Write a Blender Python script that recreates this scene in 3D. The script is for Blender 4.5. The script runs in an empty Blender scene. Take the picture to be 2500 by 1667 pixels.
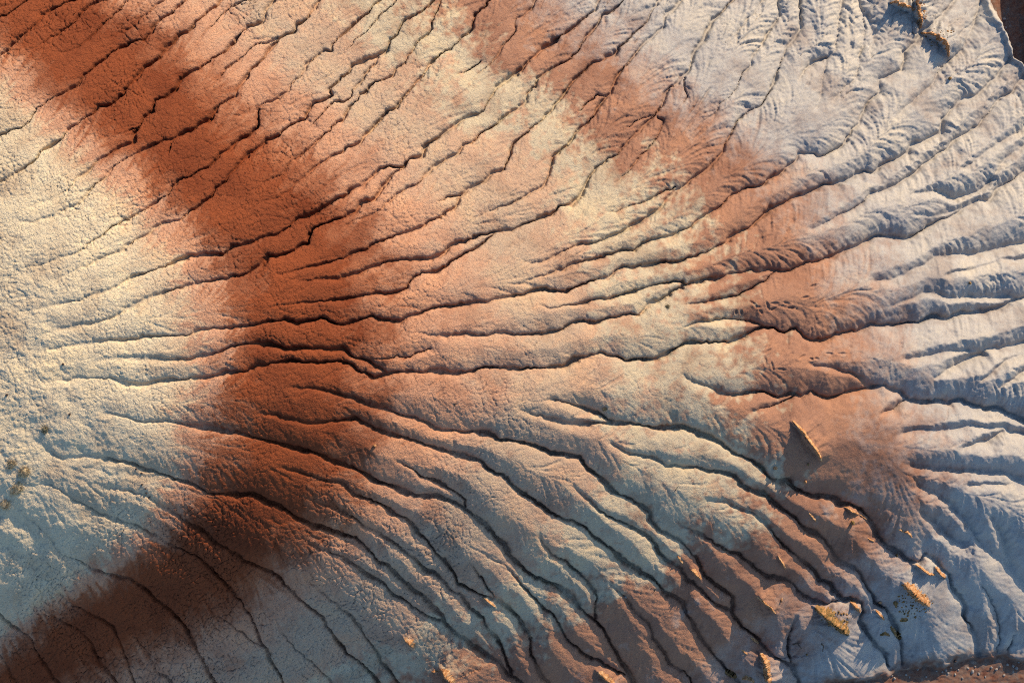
import bpy, math, random
import numpy as np

# ------------------------------------------------------------------ camera, sky, sun, exposure
SC = bpy.context.scene
COL = SC.collection
CAM_H = 60.0            # metres above the datum of the spur
SPAN = 36.0             # metres of ground across the picture at the datum
PXM = SPAN / 2500.0     # metres per photograph pixel at the datum
SUN_AZ = math.radians(34.0)   # clockwise from the top of the picture (+Y)
SUN_EL = math.radians(17.0)

cam_data = bpy.data.cameras.new('camera')
cam_data.sensor_width = 36.0
cam_data.lens = 36.0 * CAM_H / SPAN
cam_data.clip_start = 0.5
cam_data.clip_end = 2000.0
cam = bpy.data.objects.new('camera', cam_data)
cam.location = (0, 0, CAM_H)
cam.rotation_euler = (0, 0, 0)
COL.objects.link(cam)
SC.camera = cam

world = bpy.data.worlds.new('World')
SC.world = world
world.use_nodes = True
wn = world.node_tree.nodes
wl = world.node_tree.links
bg = wn['Background']
sky = wn.new('ShaderNodeTexSky')
sky.sky_type = 'NISHITA'
sky.sun_disc = False
sky.sun_elevation = SUN_EL
sky.sun_rotation = SUN_AZ
sky.air_density = 1.0
sky.dust_density = 0.3
sky.ozone_density = 3.5
wl.new(sky.outputs['Color'], bg.inputs['Color'])
bg.inputs['Strength'].default_value = 0.15

sun_data = bpy.data.lights.new('sun', 'SUN')
sun_data.energy = 4.0
sun_data.angle = math.radians(0.55)
sun_data.color = (1.0, 0.78, 0.53)
sun = bpy.data.objects.new('sun', sun_data)
sun.rotation_euler = (math.pi / 2 - SUN_EL, 0, -SUN_AZ + math.pi)
sun.location = (20, 30, 40)
COL.objects.link(sun)

SC.view_settings.view_transform = 'Standard'
SC.view_settings.look = 'None'
SC.view_settings.gamma = 1.0
SC.view_settings.exposure = 0.84
SC.view_settings.use_curve_mapping = False
SC.render.engine = 'CYCLES'
SC.cycles.use_denoising = False
SC.cycles.filter_width = 1.0

# ------------------------------------------------------------------ noise
RNG = np.random.default_rng(7)
TAB = RNG.random((8, 256, 256)).astype(np.float32)

def vnoise(x, y, seed=0):
    """value noise in -1..1, lattice spacing 1"""
    t = TAB[seed % 8]
    off = (seed * 37) & 255
    xf = np.floor(x); yf = np.floor(y)
    fx = (x - xf).astype(np.float32); fy = (y - yf).astype(np.float32)
    ix = (xf.astype(np.int32) + off) & 255; iy = (yf.astype(np.int32) + off * 3) & 255
    ix1 = (ix + 1) & 255; iy1 = (iy + 1) & 255
    fx = fx * fx * fx * (fx * (fx * 6 - 15) + 10); fy = fy * fy * fy * (fy * (fy * 6 - 15) + 10)
    a = t[iy, ix]; b = t[iy, ix1]; c = t[iy1, ix]; d = t[iy1, ix1]
    ab = a + (b - a) * fx; cd = c + (d - c) * fx
    return (ab + (cd - ab) * fy) * 2 - 1

def fbm(x, y, octaves=4, seed=0, gain=0.5):
    s = 0.0; amp = 1.0; tot = 0.0
    for k in range(octaves):
        c, n = math.cos(0.6 + 1.1 * k), math.sin(0.6 + 1.1 * k); f = 2.03 ** k
        s = s + amp * vnoise((x * c - y * n) * f + 13.7 * k, (x * n + y * c) * f - 7.1 * k, seed + k)
        tot += amp; amp *= gain
    return s / tot

def worley(x, y, seed=0):
    """F1, F2, cell id, offset from the cell's centre"""
    t1 = TAB[seed % 8]; t2 = TAB[(seed + 3) % 8]
    xf = np.floor(x).astype(np.int32); yf = np.floor(y).astype(np.int32)
    f1 = np.full(x.shape, 9.0, np.float32); f2 = f1.copy()
    cid = np.zeros(x.shape, np.int32); ox = np.zeros(x.shape, np.float32); oy = ox.copy()
    for dy in (-1, 0, 1):
        for dx in (-1, 0, 1):
            cx = xf + dx; cy = yf + dy
            jx = t1[cy & 255, cx & 255]; jy = t2[cy & 255, cx & 255]
            ax = cx + 0.02 + 0.96 * jx - x; ay = cy + 0.02 + 0.96 * jy - y
            d = np.sqrt(ax * ax + ay * ay).astype(np.float32)
            nearer = d < f1
            f2 = np.where(nearer, f1, np.minimum(f2, d))
            cid = np.where(nearer, (cy + 300) * 2000 + cx + 300, cid)
            ox = np.where(nearer, ax, ox); oy = np.where(nearer, ay, oy)
            f1 = np.where(nearer, d, f1)
    return f1, f2, cid, ox, oy

def sstep(a, b, x):
    t = np.clip((x - a) / (b - a), 0, 1)
    return t * t * (3 - 2 * t)

# ------------------------------------------------------------------ the erosion channels, surveyed on the photograph
# every channel runs downhill: width, then map tile letters followed by points in that tile
TILES = {k: (x, y) for k, (x, y) in zip('abcdefghi', [(0, 0), (833, 0), (1666, 0), (0, 556), (833, 556), (1666, 556), (0, 1111), (833, 1111), (1666, 1111)])}
TS = 834.0 / 2352.0
CHANNELS = '''
3 a 0,110 60,95 100,50 140,20 190,-10
3 a 0,370 100,280 170,215 270,125 290,95 340,75 420,35 480,5 540,-15
3 a 220,350 280,310 350,245 410,225 450,190 520,145 540,100 580,65 650,25 720,-5
2.5 a 390,365 470,350 540,310 600,275 650,225 700,165 760,120 820,55 870,-5
3.2 a 0,935 60,900 140,870 180,830 250,740 320,690 400,645 470,625 540,560 560,520 610,485 690,420 740,370 760,350 830,325 920,285 980,270 1030,220 1050,170 1110,115 1170,95 1230,35 1280,-5
2.4 a 800,240 880,200 945,165 955,130 1020,85 1070,35 1130,-5
4 a 0,1250 80,1200 140,1165 230,1100 280,1035 370,980 420,940 450,885 510,860 560,810 620,770 670,730 750,720 800,680 850,640 870,600 920,540 970,480 1040,440 1080,400 1110,350 1180,290 1220,240 1290,210 1350,145 1400,95 1470,50 1520,-5
4 a 220,1420 330,1380 420,1330 470,1290 520,1230 600,1180 640,1130 700,1090 780,1030 850,1000 910,975 915,920 960,860 990,800 1040,750 1070,685 1140,650 1215,600 1235,540 1280,500 1360,465 1430,430 1490,375 1560,330 1610,295 1625,260 1670,210 1700,175 1750,155 1790,150 1815,110 1840,50 1870,-5
2.2 a 830,925 900,890 950,870
4 a 100,1530 250,1530 350,1495 420,1450 540,1400 600,1330 660,1260 720,1200 830,1110 920,1060 1010,1020 1060,985 1120,960 1180,965 1230,920 1310,885 1370,850 1440,815 1470,770 1500,720 1560,690 1610,665 1640,600 1690,540 1720,480 1740,450 1810,400 1840,340 1870,290 1920,250 1960,220 2020,205 2040,170 2100,145 2120,110 2150,60 2210,-5
2.2 a 1160,1060 1165,1010 1180,970
2 a 1460,600 1530,500 1600,445 1680,380 1740,315 1820,290 1900,250
1.4 a 1280,330 1360,270 1430,200 1500,120 1590,45 1700,0
4 a 1590,800 1650,795 1760,745 1830,705 1910,670 1970,630 1990,580 2060,525 2100,470 2110,430 2180,380 2230,345 2280,345 2285,290 2340,250 b 0,240 70,180 140,110 200,60 260,0
3.6 d 100,300 230,260 340,235 470,185 560,150 640,90 700,50 750,0 a 880,1500 950,1450 1020,1420 1150,1340 1180,1280 1240,1240 1320,1205 1390,1165 1440,1130 1510,1070 1590,1020 1650,950 1710,925 1765,880 1770,800 1770,745
4 d 370,360 500,310 620,240 740,190 850,145 900,95 1000,40 a 1060,1568 1140,1525 1240,1515 1310,1450 1380,1400 1450,1345 1460,1290 1540,1245 1600,1170 1670,1100 1720,1050 1790,1000 1830,950 1900,935 1960,890 2000,845 2090,820 2120,760 2150,710 2230,680 2280,655 2270,600 2310,570 2340,520 b 0,525 60,480 80,445 160,410 240,385 310,340 335,270 390,225 410,150 480,110 560,60 640,-5
2.8 a 1760,1330 1830,1260 1940,1190 2010,1110 2110,1030 2180,970 2240,905 2300,850 2352,810 b 35,780 50,730 100,690 130,640 180,620 230,560 290,540 360,510 385,470 430,440 450,390 490,340 510,295 570,245 630,190 630,150 660,70 690,-5
2.4 a 2100,910 2200,800 2290,700 2352,690 b 60,670 110,590 150,550 160,500 200,460 240,430 245,390
4 a 1850,1375 1920,1350 2000,1300 2060,1240 2120,1180 2200,1140 2260,1080 2352,1050 b 50,1010 110,980 160,920 210,885 260,830 320,760 380,735 410,680 460,620 480,590 560,520 600,465 640,400 720,350 790,300 840,250 900,195 915,130 920,90 980,40 1020,-5
1.4 b 0,380 100,280 200,190 260,110 340,40 390,0
5 d 200,560 540,500 680,450 800,400 900,345 1000,300 1130,265 1230,220 1320,190 1400,180 1530,185 1580,130 1680,110 1780,75 1850,50 1900,45 1940,10 a 2050,1500 2150,1470 2240,1410 2310,1370 2352,1350 b 50,1310 130,1280 200,1210 270,1160 330,1135 420,1140 470,1090 560,1060 575,1010 600,970 680,930 750,880 830,820 900,790 970,760 1000,710 1040,650 1075,590 1140,550 1240,480 1310,410 1390,330 1450,280 1530,240 1610,180 1690,110 1750,60 1780,-5
5 d 290,730 400,700 560,670 700,640 800,600 850,560 930,520 1030,480 1150,440 1280,400 1400,370 1500,350 1620,340 1720,300 1790,255 1830,195 1950,175 2050,140 2110,95 2140,10 a 2250,1530 2352,1500 b 90,1450 140,1390 230,1360 270,1290 330,1210 410,1160 430,1140
4 b 0,1568 130,1510 250,1460 310,1390 420,1320 530,1260 580,1200 660,1130 730,1090 800,1060 840,1000 910,970 960,920 1050,870 1120,800 1170,760 1280,700 1290,640 1340,590 1350,530 1430,480 1510,430 1590,385 1640,330 1660,290 1720,220 1750,170 1800,95 1870,55 1910,25 1930,-5
4 d 1900,330 2080,270 2200,250 2352,210 e 80,180 180,130 300,80 400,35 520,0 b 600,1535 700,1480 790,1410 820,1350 900,1280 970,1250 1030,1200 1130,1160 1150,1090 1180,1000 1240,930 1300,880 1370,830 1430,770 1480,700 1550,630 1590,555 1650,500 1720,430 1800,405 1870,370 1930,300 2020,230 2060,185 2110,130 2150,70 2190,-5
3 b 650,1390 730,1355 830,1350
4 b 880,1530 960,1490 1080,1430 1180,1395 1250,1370 1310,1320 1390,1280 1440,1200 1455,1110 1470,1065 1550,990 1610,940 1640,890 1700,840 1750,780 1790,700 1860,640 1890,560 1920,490 1980,420 2030,360 2080,300 2150,240 2220,180 2230,100 2300,50 2340,-5
5 d 2040,370 2150,360 2260,345 2352,345 e 100,320 200,270 300,240 400,215 520,210 620,215 690,180 740,130 820,95 900,70 980,40 1080,15 1170,15 b 1280,1530 1360,1500 1440,1470 1500,1415 1580,1400 1640,1350 1680,1290 1700,1230 1760,1160 1830,1095 1900,1050 1970,980 2040,910 2110,850 2160,800 2200,730 2230,640 2260,600 2330,560 c 0,510 60,470 80,410 80,350 130,290 170,250 190,160 230,120 300,60 350,-5
2 b 1900,1260 1960,1210 2000,1150 2080,1060 2150,990 2200,900 2215,830 2180,800
3 b 890,600 900,550 960,490 1040,420 1090,350 1140,280 1200,200 1205,130 1260,100 1310,50 1330,-5
2 b 790,520 870,490 960,420
1.8 b 1900,900 1990,870 2080,810 2160,790
1.8 b 1620,760 1700,690 1760,650 1820,660
4 d 1880,540 2000,525 2150,515 2300,490 2352,485 e 120,470 260,450 380,440 440,410 480,350 550,305 660,300 730,240 800,200 900,150 1000,80 1080,20
4.5 e 1260,230 1340,245 1430,220 1490,180 1570,140 1650,105 1760,100 1870,50 1950,10 b 2100,1500 2200,1440 2240,1380 2310,1310 2352,1290 c 60,1230 170,1170 240,1100 290,1040 310,970 350,910 380,850 430,790 500,750 570,690 630,610 650,540 680,440 710,360 740,300 800,230 830,180 820,100 815,-5
3 b 1840,1460 1990,1420 2100,1390 2200,1330 2300,1290
2 c 0,720 40,660 25,600 20,520
3 c 140,840 200,800 240,760 250,720 320,670 370,620 410,540 430,490 480,440 495,360 560,310 600,220 660,140 680,90 670,-5
2.4 c 330,300 420,180 460,110 540,30 560,-5
4.6 e 1180,390 1310,355 1420,320 1530,285 1640,240 1750,205 1860,190 1930,160 2030,155 2070,100 2200,70 2290,40 2352,20 f 70,0 c 120,1510 210,1450 280,1410 340,1350 420,1300 520,1290 600,1240 680,1190 740,1140 790,1100 810,1050 880,1050 970,1075 1050,1030 1130,980 1180,930 1200,880 1240,840 1270,750 1280,700 1370,630 1380,540 1450,500 1540,460 1555,340 1640,270 1660,190 1740,150 1800,100 1890,-5
5 d 100,900 260,860 370,830 540,800 700,780 850,770 1000,745 1150,740 1280,735 1400,695 1560,690 1700,670 1850,650 1950,635 2030,660 2100,635 2210,625 2290,660 2352,670 e 100,640 210,605 290,630 400,645 480,600 600,565 750,540 900,515 1010,510 1100,485 1250,460 1300,430 1400,415 1540,435 1640,400 1750,355 1830,340 1940,270 2010,270 2150,245 2270,230 2352,225 f 100,190 200,145 300,95 370,45 470,0 c 520,1530 610,1450 630,1420 720,1390 820,1340 910,1310 990,1260 1080,1260 1160,1210 1280,1165 1350,1185 1420,1110 1500,1080 1580,1040 1600,990 1700,950 1810,900 1820,800 1890,730 1950,670 2050,640 2120,580 2200,510 2250,450 2290,380
4 c 900,1568 1050,1500 1200,1420 1320,1330 1440,1280 1560,1220 1660,1150 1750,1080 1850,1010 1910,940 2000,890 2070,850 2140,760 2200,680 2230,640 2310,620 2352,530
-3.4 c 1600,1470 1750,1480 1900,1440 2030,1390 2070,1370
-3 c 1620,1330 1760,1310 1890,1360 1990,1330 2100,1290 2160,1240
3 c 930,730 960,650 970,550 1000,440 1010,390 1060,330 1070,250 1090,150 1110,-5
3 c 800,560 860,470 920,410 1010,385
-2.6 c 1160,380 1170,200 1150,100 1130,-5
3 c 1040,690 1120,600 1200,540 1230,480 1240,380 1260,240 1280,180 1260,80 1240,-5
-2.6 c 1310,340 1330,240 1320,150 1280,90
3 c 1480,800 1600,690 1720,590 1790,470 1850,400 1940,330 1970,260 2030,150 2070,-5
-3 c 1930,1340 2050,1310 2160,1240 2200,1130 2260,1080 2352,1010
-3 c 1960,1150 2060,1080 2150,1010 2250,950 2352,890
4.6 e 480,715 560,725 620,745 720,750 850,735 1000,735 1150,720 1230,740 1310,725 1480,720 1530,690 1600,655 1670,635 1740,655 1830,630 1950,595 2050,600 2120,530 2220,490 2280,440 2352,410 f 0,390 130,365 250,345 370,300 500,295 600,285 660,295 780,285 880,240 980,215 1080,185 1160,140 1250,105 1330,60 1450,50 1570,70 1650,25 1710,0 c 1800,1510 1900,1470 2030,1400 2070,1370 2160,1370 2200,1300 2280,1240 2352,1200
4 e 1350,530 1420,550 1560,535 1700,505 1850,475 1980,450 2110,415 2190,385 2300,370 2352,370 f 30,390
6 d 650,915 900,900 1100,910 1250,900 1400,890 1560,830 1700,800 1850,800 1960,830 2100,820 2180,830 2352,835 e 80,880 160,910 230,950 300,990
6 d 300,1060 560,1030 700,1030 780,1045 880,1080 990,1080 1140,1050 1300,1040 1420,1025 1540,995 1700,990 1760,955 1880,930 2000,910 2100,925 2200,930 2352,920 e 70,940 120,990 210,1035 260,1020 320,995 500,990 700,990 850,1000 930,980 980,955 1100,965 1250,975 1400,960 1530,950 1600,910 1700,895 1790,865 1860,875 1960,915 2050,900 2160,905 2280,850 2352,810 f 80,785 180,780 320,795 370,775 480,730 560,690 640,690 720,720 800,695 860,750 920,775 1000,765 1080,735 1220,710 1320,670 1480,670 1580,650 1660,655 1740,615 1870,620 1970,580 2120,575 2230,540 2300,520 2352,490 2420,470
1.8 e 230,900 330,900 430,890 510,860 600,840
3 f 0,700 100,660 220,630 330,625 440,630 530,660 570,680
3.4 f 0,535 120,515 280,490 400,455 500,410 580,360 640,310 660,295
-4.4 f 1330,360 1450,355 1570,300 1660,260 1760,200 1870,180 2050,180 2110,160 2200,140 2352,100 2440,80
-3 f 1840,330 1960,290 2100,250 2230,210 2352,215
-4 f 1400,580 1540,500 1700,440 1850,470 1960,475 2150,470 2280,470 2352,490
-4 f 1560,900 1750,870 1870,850 2100,850 2200,830 2352,800 2440,780
-2.4 f 1750,1030 1880,970 2020,900 2100,870
-2.4 f 2080,1040 2150,1000 2250,920 2352,870
-2.4 f 2180,1120 2260,1060 2352,1010
6 f 870,930 950,945 1050,960 1130,1000 1220,1030 1290,1070 1340,1090 1450,1100 1530,1130 1590,1190 1680,1205 1780,1195 1870,1210 1950,1185 2040,1230 2120,1250 2210,1240 2290,1280 2352,1310 2420,1340
5 f 0,1010 60,1060 150,1090 210,1110 250,1140 400,1140 560,1125 660,1160 760,1140 840,1165 900,1130 950,1160 1030,1170 1120,1150 1240,1120 1340,1090
2.5 f 480,1270 600,1240 700,1200 790,1165
2 f 1380,1280 1480,1245 1560,1190
-4.4 f 1530,1420 1640,1390 1750,1400 1880,1380 2000,1370 2150,1390 2260,1370 2300,1410 2380,1420
-2.4 f 1960,1510 2130,1470 2250,1400
6 d 2000,1100 2150,1110 2270,1130 2352,1150 e 80,1180 230,1230 350,1265 430,1300 540,1320 640,1385 780,1395 920,1410 1010,1420 1080,1455 1200,1470 1330,1500 1440,1550 h 1650,20 1690,90 1760,140 1830,210 1900,270 1990,310 2070,345 2130,400 2120,450 2190,520 2290,565 2352,590 i 50,670 100,710 130,790 200,870 280,930 360,980 360,1050 350,1100 420,1190 500,1250 560,1320 620,1390 700,1430 770,1470 800,1530 810,1600
6 d 1780,1280 1900,1290 1960,1320 2100,1345 2250,1335 2352,1330 e 80,1310 150,1340 220,1390 330,1430 450,1460 560,1490 680,1530 790,1560 h 940,40 1020,110 1110,140 1160,200 1270,275 1380,350 1480,420 1580,460 1660,500 1750,570 1870,660 1950,740 2060,810 2140,850 2200,900 2260,970 2352,1020 i 40,1110 90,1180 130,1260 210,1370 290,1460 360,1530 410,1600
3.4 e 1430,1190 1560,1205 1680,1240 1780,1285 1860,1340
7 e 1260,1260 1400,1300 1520,1335 1600,1355 1720,1350 1860,1345 2000,1345 2130,1370 2220,1380 2352,1370 f 100,1400 180,1440 290,1490 350,1540 400,1568 i 490,40 560,90 600,150 680,190 740,190 800,240 900,280 1040,290 1110,340 1190,350 1280,410 1330,490 1370,570 1430,640 1530,690 1570,730 1650,740 1690,690 1760,730 1810,790 1860,850 1880,920 1940,980 1970,1050 1960,1110 2020,1200 2050,1300 2060,1380
-3 e 2220,1250 2280,1310 2320,1360
7 d 700,1270 790,1285 900,1310 970,1335 1130,1335 1280,1365 1440,1385 1560,1410 1650,1410 1780,1450 1900,1490 2030,1520 2180,1560 g 2280,40 2352,60 h 90,90 180,150 290,200 400,240 500,280 560,290 650,280 740,310 850,370 920,430 990,500 1040,550 1120,620 1160,700 1230,770 1300,830 1420,890 1510,920 1600,990 1650,1070 1740,1140 1810,1200 1850,1280 1900,1380 1950,1460 1990,1530 2010,1600
3.6 h 380,40 480,90 570,160 680,190 740,230 800,270 850,310 860,360
3.6 h 1370,560 1440,690 1550,740 1600,790 1680,860 1720,900 1760,980 1755,1060 1750,1130
6 d 200,1430 300,1500 370,1560 g 400,20 520,20 640,15 740,20 800,45 920,75 1050,110 1150,155 1270,190 1350,220 1420,260 1540,265 1630,270 1730,265 1820,310 1920,360 2020,420 2130,475 2250,520 2352,550 h 80,570 150,630 230,710 320,770 390,840 470,920 560,970 620,1050 680,1110 710,1170 790,1240 900,1320 1000,1390 1090,1440 1140,1520 1220,1560
5 g 1900,80 2040,110 2180,160 2280,185 2352,195 h 90,270 180,310 260,340 350,410 440,450 500,500 530,560 600,610 650,690 720,750 770,830 800,890 880,930 960,980 1050,1000 1130,1040 1200,1110 1260,1200 1310,1260 1300,1360 1330,1430 1370,1520 1430,1580
5 g 2150,310 2250,350 2352,385 h 80,440 150,490 260,540 350,610 440,670 530,740 580,800 660,830 720,910 820,970 890,1070 970,1120 1000,1200 1060,1260 1110,1350 1150,1450 1170,1520
3 h 880,740 950,840 1010,910 1050,990
3.6 h 1000,700 1120,760 1200,840 1270,920 1330,990 1400,1060 1460,1110 1500,1180 1550,1270 1640,1360 1720,1410 1850,1470 1950,1520
4 g 2100,590 2180,640 2260,670 2352,700 h 80,760 150,810 210,850 290,890 350,960 430,990 490,1060 590,1110 680,1150
5 g 700,230 830,230 920,260 1020,290 1110,360 1200,410 1290,470 1400,530 1470,600 1560,660 1650,710 1750,760 1860,810 1940,880 2030,960 2120,1050 2200,1120 2270,1210 2320,1280 2352,1320 h 30,1370 110,1410 180,1490 240,1550 260,1600
-3 g 760,130 880,130 980,145 1060,150
5 g 300,190 440,270 520,330 560,340 640,390 740,430 850,470 960,495 1060,560 1150,610 1250,660 1350,710 1430,770 1500,850 1600,950 1650,1000 1700,1080 1760,1190 1790,1290 1840,1370 1880,1450 1930,1530 1950,1590
5 g 120,380 250,480 330,580 420,680 500,710 600,770 740,830 880,850 960,900 1030,970 1120,1040 1210,1110 1280,1200 1330,1310 1370,1400 1430,1500 1480,1590
4 g 250,810 340,880 420,960 500,1030 590,1080 680,1120 760,1180 820,1270 850,1350 880,1450 920,1590
4 g 120,1015 200,1025 300,1050 360,1110 440,1160 530,1200 590,1270 650,1360 700,1450 740,1520 820,1580
4 g 0,1110 70,1180 150,1220 220,1260 230,1330 280,1420 330,1490 390,1580
3.6 g 860,1150 920,1250 990,1320 1030,1410 1060,1480 1130,1520 1190,1580
3 g 1480,1100 1580,1160 1660,1230 1740,1290 1800,1320
3 g 1900,1180 1970,1250 2040,1350 2130,1410 2210,1490 2290,1580
3.6 g 2080,820 2130,880 2230,960 2310,1020 2352,1070 h 60,1100 140,1190 170,1270 230,1350 270,1430 340,1500 400,1580
4 g -20,1370 50,1470 100,1580
-4 g -20,600 120,700 230,800 300,860
-3.4 g -20,430 60,420 170,490 260,600
6 e 1850,1480 1960,1550 h 2160,20 2250,80 2352,90 i 110,85 230,120 370,150 420,210 500,250 600,280 650,340 720,390 780,430 840,490 920,540 1000,590 1040,650 1090,730 1170,770 1240,830 1280,910 1320,970 1350,1030 1420,1060 1450,1130 1500,1210 1530,1300 1525,1380 1530,1460
6 i 180,320 300,325 390,360 490,400 570,460 640,550 710,640 790,700 860,750 920,800 960,870 1040,910 1090,970 1110,1000 1170,990 1240,1030 1260,1090 1240,1150 1290,1240 1350,1320 1420,1380 1440,1460
5 i -60,440 0,490 90,530 190,580 290,640 400,690 500,770 600,850 700,860 770,890 830,970 900,1010 1000,1030 1110,1000
4.5 h 1590,210 1650,270 1740,340 1830,430 1950,470 2050,520 2150,590 2200,680 2270,740 2352,790 i 40,860 100,900 160,960 210,1020 290,1060 350,1090
4 h 1850,890 1950,970 2020,1070 2120,1180 2150,1260 2220,1350 2260,1440 2352,1500 i 60,1540 80,1600
-4 i 1640,210 1760,260 1860,330 1940,420 2010,510 2080,610 2150,680 2230,730 2290,800 2352,870 2430,960
3 i 2060,900 2120,970 2180,1060 2200,1180 2200,1250 2190,1360
-3.4 i 1750,780 1880,860 1960,960 2010,1060
-4 i 1600,70 1750,90 1900,110 2050,110 2200,120 2290,140 2350,170
-2.6 i 1980,215 2100,200 2270,200 2350,190
3 i 790,1120 745,1230 740,1320 750,1400 760,1460
-2.6 i 2150,430 2230,560 2250,650 2280,770
-3 i 1660,400 1760,470 1880,590 1960,620
2.6 i 2300,1230 2290,1300 2260,1350
'''

def parse_channels():
    out = []
    for ln in CHANNELS.strip().split('\n'):
        tk = ln.split(); w = float(tk[0]); pts = []; t = 'a'
        for k in tk[1:]:
            if k in TILES:
                t = k
            else:
                x, y = map(float, k.split(','))
                pts.append((TILES[t][0] + x * TS, TILES[t][1] + y * TS))
        out.append((w, np.array(pts)))
    return out

def tp(t, x, y):
    return (TILES[t][0] + x * TS, TILES[t][1] + y * TS)

from mathutils import Vector
SUN_DIR = Vector((math.sin(SUN_AZ) * math.cos(SUN_EL), math.cos(SUN_AZ) * math.cos(SUN_EL), math.sin(SUN_EL)))
sun.rotation_euler = SUN_DIR.to_track_quat('Z', 'Y').to_euler()

# ------------------------------------------------------------------ the large form: a spur that falls to the right
def axis(lo, hi, step, far, n):
    core = np.arange(lo, hi + step, step)
    t = np.linspace(0, 1, n + 1)[1:]
    g = (far) * (0.08 * t + 0.92 * t ** 2.2)
    return np.concatenate([(lo - g)[::-1], core, core[-1] + g])

UA = axis(-110, 2610, 2.05, 1500, 34)
VA = axis(-110, 1777, 2.05, 1300, 34)
NU, NV = len(UA), len(VA)
U, V = np.meshgrid(UA, VA)
U = U.astype(np.float32); V = V.astype(np.float32)

_L = np.linspace(-4000, 9000, 2600)
_tan = 0.10 + 0.33 * sstep(-250, 850, _L) - 0.10 * sstep(3600, 5200, _L)
_G = np.concatenate([[0], np.cumsum((_tan[1:] + _tan[:-1]) * 0.5 * np.diff(_L))]) * PXM
_G -= np.interp(1500.0, _L, _G)

def spur_L(u, v):
    vc = 890 + 0.055 * u
    t = v - vc
    up = 1.15 * (np.sqrt(t * t + 372.0 ** 2) - 372.0)
    dn = 1.62 * (np.sqrt(t * t + 455.0 ** 2) - 455.0)
    return u + np.where(t < 0, up, dn)

def wash_low(u):      # upper edge of the dry wash along the foot of the spur
    return np.interp(u, [1500, 1800, 1950, 2170, 2210, 2390, 2500, 3000, 4200], [1840, 1722, 1677, 1644, 1632, 1607, 1596, 1550, 1510])

RIM = np.array([(2400, -300), (2412, -60), (2421, 0), (2435, 43), (2460, 82), (2478, 121), (2486, 137), (2504, 156), (2560, 215), (2700, 330), (4300, 900)], float)

def rim_u(v):
    return np.interp(v, RIM[:, 1], RIM[:, 0])

def macro(u, v):
    vb = wash_low(u)
    over = np.maximum(v - vb, 0)
    Lc = spur_L(u, np.minimum(v, vb))
    z = -np.interp(Lc, _L, _G)
    z = z - 0.02 * PXM * over
    # the shaded lower flank steepens, most of all at the left
    t = np.minimum(v, vb) - 1300 - 0.04 * u
    z = z - PXM * (0.20 - 0.20 * sstep(500, 1300, u)) * 0.5 * (t + np.sqrt(t * t + 90.0 ** 2))
    return z.astype(np.float32)

Z0 = macro(U, V)
X = (U - 1250) * PXM * (CAM_H - Z0) / CAM_H
Y = (833.5 - V) * PXM * (CAM_H - Z0) / CAM_H

# ------------------------------------------------------------------ regional character of the erosion
REG = np.array([
    # u, v, valley depth, valley width, slit depth, clay crack, rills
    (250, 200, .10, 22, .34, 1.0, .0), (60, 700, .08, 36, .07, .75, .0), (800, 300, .13, 24, .34, .9, .1), (700, 650, .13, 28, .28, 1., .0),
    (1300, 150, .16, 26, .32, .45, .5), (1300, 650, .19, 26, .28, .7, .1), (1800, 200, .24, 26, .22, .12, 1.), (2300, 200, .32, 34, .08, .08, 1.),
    (2200, 500, .50, 36, .10, .05, 1.), (2330, 800, .62, 40, .15, .05, .8), (1900, 700, .30, 32, .28, .3, .12), (2060, 1060, .24, 32, .20, .35, .0), (1800, 950, .32, 32, .28, .35, .1),
    (2350, 1100, .58, 40, .10, .05, .4), (300, 1000, .13, 35, .10, 1., .0), (90, 1180, .22, 34, .04, .4, .0), (600, 1150, .22, 32, .22, 1.1, .0),
    (1100, 1150, .30, 32, .26, .95, .0), (1500, 1200, .40, 34, .28, .75, .1), (250, 1550, .09, 24, .28, .75, .0), (800, 1570, .12, 24, .28, .7, .0),
    (1200, 1550, .45, 34, .28, .6, .1), (1700, 1500, .52, 34, .28, .45, .25), (2200, 1450, .60, 40, .35, .25, .9), (2350, 1640, .10, 38, .1, .0, .1)], float)

def regional(cu, cv, sig=230.0):
    num = np.zeros((5,) + cu.shape, np.float32); den = np.zeros(cu.shape, np.float32)
    for r in REG:
        w = np.exp(-((cu - r[0]) ** 2 + (cv - r[1]) ** 2) / (2 * sig * sig)).astype(np.float32) + 1e-7
        den += w
        for k in range(5):
            num[k] += w * r[2 + k]
    return num / den

_cu = np.arange(-1700, 4300, 40.0); _cv = np.arange(-1500, 3200, 40.0)
_R = regional(*np.meshgrid(_cu, _cv))

def bilin(F, u, v):
    x = np.clip((u - _cu[0]) / 40.0, 0, len(_cu) - 1.001); y = np.clip((v - _cv[0]) / 40.0, 0, len(_cv) - 1.001)
    i = x.astype(np.int32); j = y.astype(np.int32); fx = x - i; fy = y - j
    return (F[j, i] * (1 - fx) * (1 - fy) + F[j, i + 1] * fx * (1 - fy) + F[j + 1, i] * (1 - fx) * fy + F[j + 1, i + 1] * fx * fy).astype(np.float32)

AMP, LAM, SLIT, CRACK, RILL = [bilin(_R[k], U, V) for k in range(5)]
AMP = AMP * (1.15 + 0.75 * sstep(1600, 2250, U) * (1 - 0.5 * sstep(1200, 1400, V)) - 0.2 * sstep(1050, 1250, V))

# wandering of the channel edges
WU = U + 3.2 * vnoise(U / 27, V / 27, 1) + 2.2 * vnoise(U / 11, V / 11, 2) + 1.1 * vnoise(U / 5, V / 5, 3)
WV = V + 3.2 * vnoise(U / 27 + 50, V / 27, 4) + 2.2 * vnoise(U / 11 + 50, V / 11, 5) + 1.1 * vnoise(U / 5 + 9, V / 5, 6)

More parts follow.
